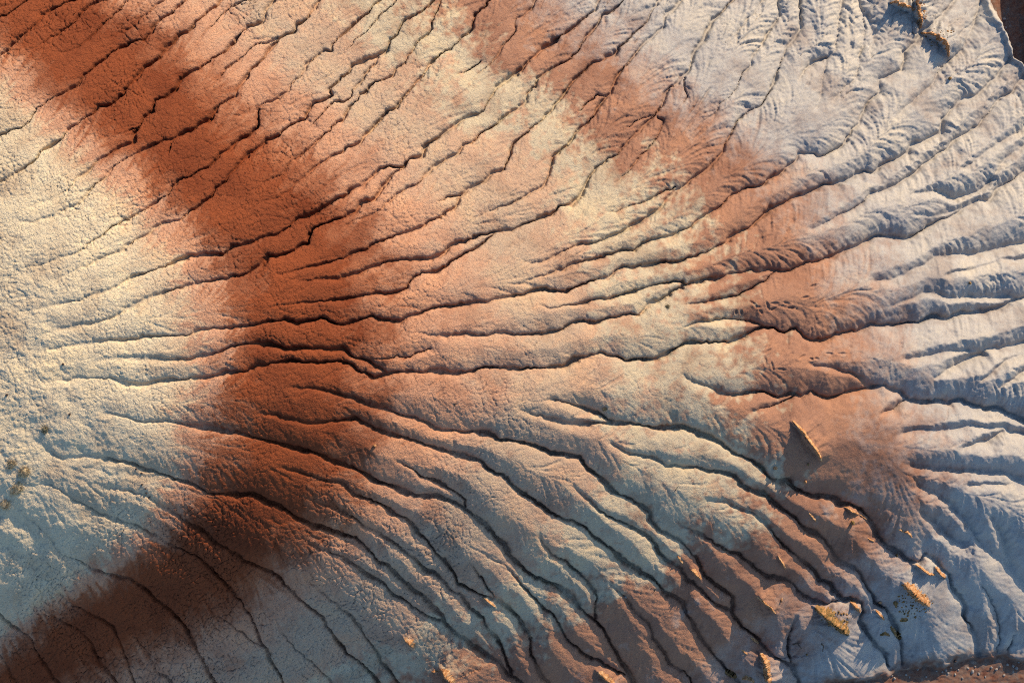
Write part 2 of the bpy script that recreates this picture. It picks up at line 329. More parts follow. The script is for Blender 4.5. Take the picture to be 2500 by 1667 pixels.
DMAX = 175.0
DEFF = np.full(U.shape, DMAX, np.float32)
SLT = np.zeros(U.shape, np.float32)
SARC = np.zeros(U.shape, np.float32)
LID = np.zeros(U.shape, np.float32)
for ci, (w, P) in enumerate(parse_channels()):
    open_valley = w < 0
    w = abs(w)
    def inside(p):
        return 12 < p[0] < 2488 and 12 < p[1] < 1655
    if not inside(P[-1]):
        d = P[-1] - P[-3]; P = np.vstack([P, P[-1] + d / np.linalg.norm(d) * 500])
    start_inside = inside(P[0])
    if not start_inside:
        d = P[0] - P[2]; P = np.vstack([P[0] + d / np.linalg.norm(d) * 300, P])
    end_fade = inside(P[-1])
    seg = np.linalg.norm(np.diff(P, axis=0), axis=1); S = np.concatenate([[0], np.cumsum(seg)]); TOT = S[-1]
    scale = (w / 4.0) ** 0.6
    ramp = min(300.0, 0.5 * TOT) if start_inside else 1.0
    for k in range(len(P) - 1):
        (x0, y0), (x1, y1) = P[k], P[k + 1]
        i0 = np.searchsorted(UA, min(x0, x1) - DMAX); i1 = np.searchsorted(UA, max(x0, x1) + DMAX)
        j0 = np.searchsorted(VA, min(y0, y1) - DMAX); j1 = np.searchsorted(VA, max(y0, y1) + DMAX)
        if i1 <= i0 or j1 <= j0 or seg[k] < 1e-3:
            continue
        sl = np.s_[j0:j1, i0:i1]
        wu = WU[sl] - x0; wv = WV[sl] - y0
        ex = (x1 - x0) / seg[k]; ey = (y1 - y0) / seg[k]
        t = np.clip(wu * ex + wv * ey, 0, seg[k])
        dx = wu - t * ex; dy = wv - t * ey
        d = np.sqrt(dx * dx + dy * dy)
        s = t + S[k]
        tap = np.clip(s / ramp, 0, 1)
        de = d / (scale * (0.45 + 0.55 * tap)) + (1 - tap) * 30.0
        better = de < DEFF[sl]
        DEFF[sl] = np.where(better, de, DEFF[sl])
        SARC[sl] = np.where(better, s, SARC[sl])
        LID[sl] = np.where(better, ci, LID[sl])
        if not open_valley:
            near = d < 24
            if near.any():
                ww = w * (0.72 + 0.5 * vnoise(s / 38.0, np.full_like(s, ci * 3.7), 3))
                dep = (0.04 + 0.96 * tap ** 0.7) * (0.82 + 0.45 * vnoise(s / 55.0, np.full_like(s, ci * 5.1 + 9), 5)) * (0.55 + 0.45 * w / 4.0)
                prof = 1.0 / (1.0 + (d / np.maximum(ww, 1.0)) ** 4)
                SLT[sl] = np.maximum(SLT[sl], np.where(near, dep * prof, 0))

def blur(F, n):
    for ax in (0, 1):
        for _ in range(n):
            F = 0.5 * F + 0.25 * (np.roll(F, 1, ax) + np.roll(F, -1, ax))
    return F

# outside the survey the same kind of relief goes on, without the channel lines
valley = AMP * (1 - np.exp(-DEFF / LAM))
valley = blur(valley, 2)
HT = valley - AMP
HT -= SLIT * SLT

# rounded lumps and hollows
HT += 0.05 * fbm(U / 170, V / 170, 3, 2) + 0.022 * fbm(U / 46, V / 46, 3, 4) * (0.6 + AMP * 2)
lump = sstep(0.0, 0.4, np.exp(-((U - 60) / 260.0) ** 2 - ((V - 1230) / 230.0) ** 2)) + sstep(.1, .6, np.exp(-((U + 20) / 190.0) ** 2 - ((V - 900) / 330.0) ** 2))
HT += 0.06 * np.clip(lump, 0, 1) * fbm(U / 34 + 5, V / 26, 4, 1, 0.6)

# rills: streaks of fine relief drawn out along the fall line of the slope, so that they run down into the channels
ZS = blur(Z0 + 1.6 * valley + 0.03 * fbm(U / 60, V / 60, 3, 5), 6)
gj, gi = np.gradient(ZS)
gl = np.sqrt(gi * gi + gj * gj) + 1e-9
gi = (-gi / gl).astype(np.float32); gj = (-gj / gl).astype(np.float32)
wn_a = RNG.standard_normal(U.shape).astype(np.float32); wn_b = blur(RNG.standard_normal(U.shape).astype(np.float32), 3)
wn_b /= wn_b.std()
wn_a = blur(wn_a, 1); wn_a /= wn_a.std()
lic_a = wn_a.copy(); lic_b = wn_b.copy()
J0, I0 = np.meshgrid(np.arange(NV, dtype=np.float32), np.arange(NU, dtype=np.float32), indexing='ij')
for sgn in (1.0, -1.0):
    pi, pj = I0.copy(), J0.copy()
    for k in range(18):
        ii = np.clip(pi + 0.5, 0, NU - 1).astype(np.int32); jj = np.clip(pj + 0.5, 0, NV - 1).astype(np.int32)
        flat = jj * NU + ii
        pi += sgn * 1.3 * gi.ravel()[flat]; pj += sgn * 1.3 * gj.ravel()[flat]
        w = 1 - k / 20.0
        if k < 12: lic_a += w * wn_a.ravel()[flat]
        lic_b += w * wn_b.ravel()[flat]
del I0, J0, pi, pj, ii, jj, flat
lic_a = (lic_a - lic_a.mean()) / lic_a.std(); lic_b = (lic_b - lic_b.mean()) / lic_b.std()
dd = DEFF
fade = sstep(2, 10, dd) * (1 - 0.85 * np.exp(-((U - 2080) / 130.0) ** 4 - ((V - 1085) / 140.0) ** 4))
pat = 0.7 + 0.6 * vnoise(U / 90, V / 90, 7)
HT += (0.16 + RILL) * np.clip(pat, 0.25, 1.3) * fade * (0.016 * lic_a + 0.026 * (lic_b - 0.35 * np.abs(lic_b)))
# hairline rills between the surveyed channels
HT -= 0.022 * sstep(0.9, 2.3, -lic_b) * np.clip(1 - RILL, 0, 1) * sstep(0.05, 0.2, SLIT) * fade
HT += (0.2 + RILL) * 0.022 * fbm(U / 9 + V / 30, V / 8, 3, 3, 0.65)

# cracked clay: two generations of plates
cw = 4.5 * vnoise(U / 23, V / 23, 5) + 16 * vnoise(U / 90, V / 90, 1); cw2 = 4.5 * vnoise(U / 23 + 31, V / 23, 6) + 16 * vnoise(U / 90, V / 90 + 40, 2)
size = 12.0
_ru = U * 0.866 - V * 0.5; _rv = U * 0.5 + V * 0.866
cu = (_ru + cw) / size; cv = (_rv + cw2) / size
f1, f2, CELL, oxc, oyc = worley(cu, cv, 1)
e1 = np.clip((f2 - f1) * size, 0, 8)
plate = 1 - np.exp(-e1 / 1.3)
jit = TAB[6][(CELL // 2000) & 255, CELL & 255]
g1, g2, _c, _ox, _oy = worley((_rv + 1.4 * cw + 7) / 44, (_ru + 1.4 * cw2) / 36, 2)
e2 = np.clip((g2 - g1) * 40, 0, 12)
plate2 = 1 - np.exp(-e2 / 2.4)
patch = np.clip(0.72 + 1.0 * fbm(U / 120, V / 120, 3, 6), 0.12, 1.4)
LLQ = 1 + 0.45 * (1 - sstep(600, 1000, V + 0.15 * U)) + 1.3 * sstep(1230, 1420, V + 0.12 * U) * (1 - sstep(900, 1300, U))
HT += CRACK * LLQ * (0.023 * patch * (plate - 1) * (0.55 + 0.9 * jit) + 0.030 * patch * (plate2 - 1) + 0.010 * jit * np.minimum(plate, 1))
jit2 = TAB[5][(CELL // 2000 + 91) & 255, CELL & 255]; jit3 = TAB[4][(CELL // 2000 + 17) & 255, CELL & 255]
HT += CRACK * 0.016 * ((jit2 - .5) * oxc + (jit3 - .5) * oyc)
HT += 0.005 * fbm(U / 6.5, V / 6.5, 2, 7) * (0.5 + CRACK)

# footprints on the pink shoulder
for (t, x, y, ang, ln) in [('f', 375, 580, 1.5, 26), ('f', 410, 580, 1.5, 24), ('f', 490, 520, .6, 44), ('f', 520, 545, .2, 36), ('f', 590, 535, 1.2, 46), ('f', 625, 560, -.4, 40), ('f', 545, 580, .9, 34),
                           ('f', 720, 520, .3, 40), ('f', 755, 550, -.1, 36), ('f', 640, 520, 0, 40), ('f', 575, 920, 1.5, 46), ('f', 620, 950, 1.3, 50), ('f', 595, 850, -.6, 40), ('f', 685, 975, .1, 50), ('f', 895, 905, .2, 26), ('f', 930, 902, .2, 26),
                           ('f', 830, 890, -.5, 44), ('f', 1020, 868, .1, 40), ('f', 1110, 868, 0, 46), ('f', 850, 480, -.2, 40), ('f', 910, 400, -.3, 46)]:
    pu, pv = tp(t, x, y)
    i0 = np.searchsorted(UA, pu - 30); i1 = np.searchsorted(UA, pu + 30); j0 = np.searchsorted(VA, pv - 30); j1 = np.searchsorted(VA, pv + 30)
    sl = np.s_[j0:j1, i0:i1]
    a = (U[sl] - pu) * math.cos(ang) + (V[sl] - pv) * math.sin(ang); b = -(U[sl] - pu) * math.sin(ang) + (V[sl] - pv) * math.cos(ang)
    la = ln * TS * 0.62; lb = 3.4
    q_ = np.sqrt((a / la) ** 2 + (b / lb) ** 2)
    HT[sl] += -0.055 * np.exp(-q_ ** 4) + 0.018 * np.exp(-((q_ - 1.5) / 0.35) ** 2)

# scarps where hard beds break the surface: a rise towards the edge on the sunny side, a sharp drop behind it
SCARPS = [('f', [(750, 1318), (800, 1385), (850, 1450), (900, 1520), (968, 1622)], .40, 30), ('c', [(1650, 204), (1700, 228), (1750, 262), (1800, 320), (1848, 402)], .62, 60),
          ('c', [(1410, 15), (1470, 40), (1530, 62), (1600, 80)], .62, 45), ('c', [(1582, -60), (1590, 30), (1605, 90), (1640, 140), (1660, 195)], .60, 40),
          ('i', [(900, 1040), (985, 1115), (1055, 1180), (1110, 1225), (1165, 1250)], .46, 52), ('i', [(1505, 870), (1570, 945), (1630, 1005), (1715, 1055)], .34, 26),
          ('i', [(1590, 740), (1660, 795), (1700, 825), (1765, 835)], .34, 42), ('i', [(1740, 765), (1780, 820), (1838, 870)], .25, 20), ('i', [(500, 965), (560, 1020), (600, 1050), (655, 1105)], .30, 24),
          ('i', [(1155, 1005), (1190, 1050), (1248, 1105)], .26, 22), ('i', [(530, 1350), (560, 1430), (570, 1500), (590, 1640)], .50, 55), ('h', [(660, 1450), (715, 1510), (750, 1555), (785, 1640)], .42, 50),
          ('h', [(1745, 1485), (1820, 1545), (1880, 1600), (1930, 1660)], .36, 45), ('i', [(1115, 355), (1175, 395), (1245, 425)], .20, 22), ('i', [(50, 782), (90, 825), (142, 872)], .25, 18),
          ('h', [(420, 1250), (465, 1290), (512, 1335)], .25, 24), ('i', [(650, 690), (685, 740), (724, 800)], .14, 16), ('i', [(1330, 1065), (1365, 1110), (1412, 1155)], .18, 16), ('h', [(955, 980), (1010, 1012), (1075, 1062)], .16, 18)]
SUNUV = np.array([math.sin(SUN_AZ), -math.cos(SUN_AZ)])
for (t, pts, hh, wr) in SCARPS:
    P = np.array([tp(t, *p_) for p_ in pts]); seg = np.linalg.norm(np.diff(P, axis=0), axis=1); S = np.concatenate([[0], np.cumsum(seg)])
    i0 = np.searchsorted(UA, P[:, 0].min() - 150); i1 = np.searchsorted(UA, P[:, 0].max() + 150); j0 = np.searchsorted(VA, P[:, 1].min() - 150); j1 = np.searchsorted(VA, P[:, 1].max() + 150)
    sl = np.s_[j0:j1, i0:i1]; best = np.full(U[sl].shape, 1e9, np.float32); sg = np.zeros_like(best); ss = np.zeros_like(best); past = np.zeros_like(best)
    for k in range(len(P) - 1):
        ex, ey = (P[k + 1] - P[k]) / seg[k]; nx, ny = -ey, ex
        if nx * SUNUV[0] + ny * SUNUV[1] < 0: nx, ny = -nx, -ny
        du = WU[sl] - P[k, 0]; dv = WV[sl] - P[k, 1]; tt = du * ex + dv * ey; tcl = np.clip(tt, 0, seg[k])
        d = np.hypot(du - tcl * ex, dv - tcl * ey); m_ = d < best
        best = np.where(m_, d, best); sg = np.where(m_, du * nx + dv * ny, sg); ss = np.where(m_, tcl + S[k], ss); past = np.where(m_, np.abs(tt - tcl), past)
    e = np.clip(ss / S[-1], 0, 1)
    env = np.minimum(1, np.minimum((3.5 * e) ** 0.8, (3.5 * (1 - e)) ** 0.8)) * (0.85 + 0.3 * vnoise(ss / 9, np.full_like(ss, hh * 50), 2)) * np.exp(-(past / 14.0) ** 2)
    HT[sl] += hh * env * np.where(sg > 0, np.exp(-(np.maximum(sg, 0) / wr) ** 1.4), 1 - sstep(0, 3.2, -sg))

# dry washes: the bench at the foot, and the drop beyond the rim at the upper right
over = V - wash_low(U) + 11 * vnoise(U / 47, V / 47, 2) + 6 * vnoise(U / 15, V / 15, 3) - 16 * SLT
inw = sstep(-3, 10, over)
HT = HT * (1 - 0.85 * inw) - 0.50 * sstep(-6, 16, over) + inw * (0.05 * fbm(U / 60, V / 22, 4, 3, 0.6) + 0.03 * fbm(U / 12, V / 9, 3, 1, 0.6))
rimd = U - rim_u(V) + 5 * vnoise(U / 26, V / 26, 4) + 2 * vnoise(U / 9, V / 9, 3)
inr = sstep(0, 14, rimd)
HT = HT * (1 - 0.7 * inr) + 0.22 * np.exp(-((rimd + 6) / 7.0) ** 2) * (U > 2200) * (V < 420) - 2.4 * sstep(-1, 30, rimd) + 3.3 * sstep(110, 190, rimd) + inr * (0.10 * fbm(U / 22, V / 40, 4, 5, 0.6))  # includes an unseen opposite bank, added beyond the rim to shade the wash
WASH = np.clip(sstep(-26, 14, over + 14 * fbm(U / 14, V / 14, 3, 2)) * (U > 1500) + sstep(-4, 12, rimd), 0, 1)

Z = Z0 + HT
# ------------------------------------------------------------------ strata: which bed crops out where
_D = 2500.0 / 2352.0
def curve(vs, us):
    return np.interp(V, np.array(vs) * _D, np.array(us) * _D)
cv_ = [-400, 0, 100, 200, 300, 400, 500, 600, 700, 800, 900, 1000, 1100, 1200, 1300, 1400, 1500, 1568, 1900]
C0 = curve(cv_, [-700, -260, -150, -25, 95, 195, 295, 360, 400, 410, 400, 390, 360, 300, 195, 50, -100, -170, -620])
C1 = curve(cv_, [-640, -140, 0, 120, 225, 330, 435, 500, 530, 535, 525, 510, 480, 420, 300, 150, 0, -80, -520])
C2 = curve(cv_, [-160, 270, 370, 470, 590, 690, 800, 850, 850, 850, 835, 830, 790, 730, 640, 510, 330, 180, -300])
C3 = curve(cv_, [100, 520, 630, 740, 870, 990, 1080, 1130, 1170, 1200, 1200, 1150, 1080, 980, 870, 740, 600, 490, 40])
C4 = curve(cv_, [500, 960, 1080, 1230, 1340, 1440, 1540, 1590, 1620, 1650, 1670, 1700, 1740, 1640, 1480, 1270, 1050, 900, 400])
C5 = curve(cv_, [900, 1270, 1390, 1500, 1660, 1790, 1860, 1940, 1990, 2010, 2040, 2090, 2130, 2090, 1980, 1880, 1790, 1700, 1300])
nz = 34 * fbm(U / 210, V / 210, 3, 1) + 46 * fbm((U + V * 0.5) / 46, (V - U * 0.4) / 90, 4, 5, 0.6) + 9 * fbm(U / 10, V / 10, 2, 2)
Q = U + nz + 13 * lic_b + 6 * lic_a - 34 * np.exp(-DEFF / 7.0) + 14 * fbm(U / 5, V / 5, 2, 4)
lo = [C0 - 260 * _D, C0, C1, C2, C3, C4, C5, C5 + 380 * _D]
q = np.zeros(U.shape, np.float32)
for k in range(7):
    q += np.clip((Q - lo[k]) / np.maximum(lo[k + 1] - lo[k], 20), 0, 1)
q += (0.50 * fbm(U / 75, V / 75, 4, 3, 0.6) + 0.25 * fbm(U / 12, V / 12, 2, 6)) * sstep(4.2, 4.9, q) * (1 - 0.7 * sstep(5.4, 5.9, q)) + 0.22 * fbm((U + 0.3 * V) / 70, (V - 0.3 * U) / 38, 4, 2, 0.6) * sstep(3.2, 3.7, q) * (1 - sstep(4.2, 4.9, q))

def world_of(u, v, dz=0.0):
    """world point on the built ground at a photograph position"""
    i = min(max(int(np.searchsorted(UA, u)) - 1, 0), NU - 2); j = min(max(int(np.searchsorted(VA, v)) - 1, 0), NV - 2)
    fx = (u - UA[i]) / (UA[i + 1] - UA[i]); fy = (v - VA[j]) / (VA[j + 1] - VA[j])
    def g(F):
        return float(F[j, i] * (1 - fx) * (1 - fy) + F[j, i + 1] * fx * (1 - fy) + F[j + 1, i] * (1 - fx) * fy + F[j + 1, i + 1] * fx * fy)
    return Vector((g(X), g(Y), g(Z) + dz))

# ------------------------------------------------------------------ materials
def new_mat(name, rough=0.95):
    m = bpy.data.materials.new(name); m.use_nodes = True
    nt = m.node_tree; b = nt.nodes['Principled BSDF']
    b.inputs['Roughness'].default_value = rough
    b.inputs['Specular IOR Level'].default_value = 0.15
    return m, nt, b

def node(nt, kind, **kw):
    n = nt.nodes.new(kind)
    for k, v in kw.items():
        setattr(n, k, v)
    return n

def tex(nt, kind, scale, detail=4.0, rough=0.6, vec=None):
    n = nt.nodes.new(kind); n.inputs['Scale'].default_value = scale
    if 'Detail' in n.inputs: n.inputs['Detail'].default_value = detail
    if 'Roughness' in n.inputs: n.inputs['Roughness'].default_value = rough
    if vec is not None: nt.links.new(vec, n.inputs['Vector'])
    return n

def ramp(nt, fac, stops):
    r = nt.nodes.new('ShaderNodeValToRGB'); e = r.color_ramp.elements
    while len(e) < len(stops): e.new(0.5)
    for el, (p, c) in zip(e, stops):
        el.position = p; el.color = (*c, 1)
    nt.links.new(fac, r.inputs['Fac'])
    return r

def mix(nt, fac, a, b, mode='MIX'):
    n = nt.nodes.new('ShaderNodeMix'); n.data_type = 'RGBA'; n.blend_type = mode
    for sock, val in ((n.inputs[0], fac), (n.inputs[6], a), (n.inputs[7], b)):
        if hasattr(val, 'links'): nt.links.new(val, sock)
        elif isinstance(val, tuple): sock.default_value = (*val, 1)
        else: sock.default_value = val
    return n.outputs[2]

def bump(nt, bsdf, height, strength, dist):
    b = nt.nodes.new('ShaderNodeBump'); b.inputs['Strength'].default_value = strength; b.inputs['Distance'].default_value = dist
    nt.links.new(height, b.inputs['Height']); nt.links.new(b.outputs['Normal'], bsdf.inputs['Normal'])

CREAM = (0.485, 0.41, 0.285); CREAM2 = (0.44, 0.325, 0.215); SALMON = (0.385, 0.218, 0.14); RED = (0.16, 0.042, 0.0155); ROSE = (0.30, 0.155, 0.098)
TAN = (0.35, 0.262, 0.187); SAGE = (0.375, 0.315, 0.225); PINK = (0.255, 0.135, 0.088); DEEP = (0.30, 0.135, 0.075); GREY = (0.30, 0.282, 0.265); PALE = (0.335, 0.315, 0.288)
def mixc(a, b_):
    return tuple((x + y) / 2 for x, y in zip(a, b_))
m_clay, nt, b = new_mat('banded_clay')
at = node(nt, 'ShaderNodeAttribute', attribute_name='bed')
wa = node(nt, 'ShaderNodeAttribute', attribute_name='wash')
tc = node(nt, 'ShaderNodeTexCoord')
mul = node(nt, 'ShaderNodeMath', operation='DIVIDE'); mul.inputs[1].default_value = 7.0
n0 = tex(nt, 'ShaderNodeTexNoise', 1.1, 5, 0.65, tc.outputs['Object'])
madd = node(nt, 'ShaderNodeMath', operation='MULTIPLY_ADD'); madd.inputs[1].default_value = 0.5; madd.inputs[2].default_value = -0.25
nt.links.new(n0.outputs['Fac'], madd.inputs[0])
add = node(nt, 'ShaderNodeMath', operation='ADD')
nt.links.new(at.outputs['Fac'], add.inputs[0]); nt.links.new(madd.outputs[0], add.inputs[1]); nt.links.new(add.outputs[0], mul.inputs[0])
r0 = ramp(nt, mul.outputs[0], [(p / 7.0, c) for p, c in [(0.0, CREAM), (0.7, CREAM), (1.05, CREAM2), (1.4, SALMON), (1.7, mixc(SALMON, DEEP)), (1.95, mixc(DEEP, RED)), (2.2, RED), (2.75, RED), (3.03, mixc(DEEP, RED)), (3.27, mixc(SALMON, DEEP)), (3.6, SALMON), (3.9, mixc(TAN, SALMON)), (4.15, TAN), (4.4, mixc(TAN, SALMON)), (4.62, SAGE), (4.84, SAGE), (5.22, PINK), (5.75, PINK), (6.35, GREY), (7.0, PALE)]])
n1 = tex(nt, 'ShaderNodeTexNoise', 0.55, 6, 0.62, tc.outputs['Object'])
p1 = ramp(nt, n1.outputs['Fac'], [(0.36, (0.80, 0.74, 0.72)), (0.5, (1, 1, 1)), (0.64, (1.14, 1.10, 1.02))])
c1 = mix(nt, 1.0, r0.outputs['Color'], p1.outputs['Color'], 'MULTIPLY')
n2 = tex(nt, 'ShaderNodeTexNoise', 22.0, 5, 0.7, tc.outputs['Object'])
p2 = ramp(nt, n2.outputs['Fac'], [(0.3, (0.82, 0.80, 0.78)), (0.5, (1, 1, 1)), (0.72, (1.14, 1.13, 1.12))])
c2 = mix(nt, 1.0, c1, p2.outputs['Color'], 'MULTIPLY')
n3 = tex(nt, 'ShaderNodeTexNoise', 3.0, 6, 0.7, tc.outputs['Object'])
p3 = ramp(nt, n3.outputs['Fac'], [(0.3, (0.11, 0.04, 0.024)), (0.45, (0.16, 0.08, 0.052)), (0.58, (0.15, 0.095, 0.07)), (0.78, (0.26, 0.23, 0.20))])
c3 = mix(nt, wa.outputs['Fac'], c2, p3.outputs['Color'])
nt.links.new(c3, b.inputs['Base Color'])
n4 = tex(nt, 'ShaderNodeTexNoise', 38.0, 6, 0.75, tc.outputs['Object'])
# fine crazing of the clay crust, too small for the mesh
cr = node(nt, 'ShaderNodeAttribute', attribute_name='crack')
wv = mix(nt, 0.12, tc.outputs['Object'], n3.outputs['Color'], 'ADD')
vo = node(nt, 'ShaderNodeTexVoronoi', feature='DISTANCE_TO_EDGE'); vo.inputs['Scale'].default_value = 10.0
nt.links.new(wv, vo.inputs['Vector'])
mr = node(nt, 'ShaderNodeMapRange'); mr.inputs['From Max'].default_value = 0.16; mr.interpolation_type = 'SMOOTHERSTEP'
nt.links.new(vo.outputs['Distance'], mr.inputs['Value'])
crm = node(nt, 'ShaderNodeMath', operation='MULTIPLY'); nt.links.new(mr.outputs['Result'], crm.inputs[0]); nt.links.new(cr.outputs['Fac'], crm.inputs[1])
hsum = node(nt, 'ShaderNodeMath', operation='ADD'); nt.links.new(crm.outputs[0], hsum.inputs[0]); nt.links.new(n4.outputs['Fac'], hsum.inputs[1])
bump(nt, b, hsum.outputs[0], 0.6, 0.022)

# ------------------------------------------------------------------ the hillside mesh, its largest clay plates split off as parts
nverts = NU * NV
co = np.empty((nverts, 3), np.float32)
co[:, 0] = X.ravel(); co[:, 1] = Y.ravel(); co[:, 2] = Z.ravel()
idx = np.arange(nverts, dtype=np.int32).reshape(NV, NU)
F = np.stack([idx[1:, :-1], idx[1:, 1:], idx[:-1, 1:], idx[:-1, :-1]], -1).reshape(-1, 4)
fc = CELL[:-1, :-1].ravel()
fu = U[:-1, :-1].ravel(); fv = V[:-1, :-1].ravel()

def mesh_from(name, verts, faces, bed, wash, crack):
    me = bpy.data.meshes.new(name)
    me.vertices.add(len(verts)); me.vertices.foreach_set('co', verts.ravel())
    nf = len(faces)
    me.loops.add(nf * 4); me.loops.foreach_set('vertex_index', faces.ravel().astype(np.int32))
    me.polygons.add(nf); me.polygons.foreach_set('loop_start', np.arange(0, nf * 4, 4, dtype=np.int32))
    me.polygons.foreach_set('use_smooth', np.ones(nf, bool))
    a = me.attributes.new('bed', 'FLOAT', 'POINT'); a.data.foreach_set('value', bed.astype(np.float32))
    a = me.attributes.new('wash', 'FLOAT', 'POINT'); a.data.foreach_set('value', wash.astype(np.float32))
    a = me.attributes.new('crack', 'FLOAT', 'POINT'); a.data.foreach_set('value', crack.astype(np.float32))
    me.update(calc_edges=True)
    me.materials.append(m_clay)
    return me

crack_face = CRACK[:-1, :-1].ravel()
clear = (DEFF[:-1, :-1].ravel() > 12)
inframe = (fu > 20) & (fu < 2480) & (fv > 20) & (fv < 1640) & (crack_face > 0.72)
ids, inv, cnt = np.unique(fc, return_inverse=True, return_counts=True)
okc = np.bincount(inv, weights=(inframe & clear).astype(float)) >= cnt * 0.999
order = np.argsort(-(cnt * okc))[:290]
is_plate = np.zeros(len(ids), bool); is_plate[order] = True
face_is_plate = is_plate[inv]
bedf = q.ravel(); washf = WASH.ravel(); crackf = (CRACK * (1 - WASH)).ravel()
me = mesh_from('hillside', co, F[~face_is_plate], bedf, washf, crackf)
hill = bpy.data.objects.new('hillside', me); COL.objects.link(hill)
hill['kind'] = 'structure'
hill['label'] = 'banded red, cream and grey clay spur cut by branching gullies'
fi = np.nonzero(face_is_plate)[0]
fi = fi[np.argsort(inv[fi], kind='stable')]
cuts = np.nonzero(np.diff(inv[fi]))[0] + 1
for grp in np.split(fi, cuts):
    fq = F[grp]; used, loc = np.unique(fq, return_inverse=True)
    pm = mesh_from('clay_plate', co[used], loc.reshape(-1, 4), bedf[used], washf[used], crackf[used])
    po = bpy.data.objects.new('clay_plate', pm); COL.objects.link(po); po.parent = hill

# ------------------------------------------------------------------ loose things: ledges, stones, twigs, shrubs
from mathutils import noise as mnoise

def earth_mat(name, stops, scale, bump_scale=40.0, strength=0.8):
    m, nt, b = new_mat(name)
    tc = node(nt, 'ShaderNodeTexCoord')
    n = tex(nt, 'ShaderNodeTexNoise', scale, 6, 0.7, tc.outputs['Object'])
    r = ramp(nt, n.outputs['Fac'], stops)
    nt.links.new(r.outputs['Color'], b.inputs['Base Color'])
    n2 = tex(nt, 'ShaderNodeTexNoise', bump_scale, 5, 0.75, tc.outputs['Object'])
    bump(nt, b, n2.outputs['Fac'], strength, 0.03)
    return m

M_LEDGE = earth_mat('ochre_sandstone', [(0.28, (0.07, 0.032, 0.015)), (0.42, (0.30, 0.13, 0.05)), (0.54, (0.44, 0.25, 0.12)), (0.75, (0.56, 0.41, 0.26))], 9.0)
M_MOSS = earth_mat('lichened_sandstone', [(0.30, (0.05, 0.05, 0.02)), (0.46, (0.15, 0.10, 0.04)), (0.58, (0.36, 0.19, 0.075)), (0.8, (0.50, 0.33, 0.18))], 6.0)
M_STONE = earth_mat('grey_stone', [(0.3, (0.16, 0.13, 0.11)), (0.55, (0.30, 0.27, 0.24)), (0.8, (0.42, 0.40, 0.37))], 11.0)
M_DARK = earth_mat('dark_stone', [(0.3, (0.03, 0.022, 0.02)), (0.7, (0.09, 0.06, 0.05))], 12.0)
M_TWIG = earth_mat('dry_wood', [(0.3, (0.07, 0.05, 0.035)), (0.7, (0.17, 0.13, 0.09))], 20.0)
M_LEAF = earth_mat('dry_leaves', [(0.3, (0.42, 0.33, 0.19)), (0.6, (0.56, 0.44, 0.26)), (0.8, (0.62, 0.50, 0.32))], 15.0)
M_STRAW = earth_mat('straw_stems', [(0.3, (0.22, 0.17, 0.10)), (0.7, (0.40, 0.32, 0.20))], 20.0)
M_GREEN = earth_mat('dry_grass', [(0.3, (0.20, 0.17, 0.09)), (0.7, (0.36, 0.30, 0.18))], 15.0)

def link_mesh(name, verts, faces, mat, parent=None, smooth=True):
    me = bpy.data.meshes.new(name)
    me.from_pydata([tuple(v) for v in verts], [], faces)
    if smooth:
        me.polygons.foreach_set('use_smooth', np.ones(len(me.polygons), bool))
    me.materials.append(mat); me.update()
    o = bpy.data.objects.new(name, me); COL.objects.link(o)
    if parent: o.parent = parent
    return o

def tag(o, label, cat, group=None):
    o['label'] = label; o['category'] = cat
    if group: o['group'] = group
    return o

def rebase(o, base):
    """move the mesh so that the object's origin stands at its foot"""
    me = o.data; n = len(me.vertices); a = np.empty(n * 3, np.float32); me.vertices.foreach_get('co', a)
    a = a.reshape(-1, 3) - np.array(base, np.float32); me.vertices.foreach_set('co', a.ravel()); me.update(); o.location = base

SUNU = np.array([math.sin(SUN_AZ), -math.cos(SUN_AZ)])

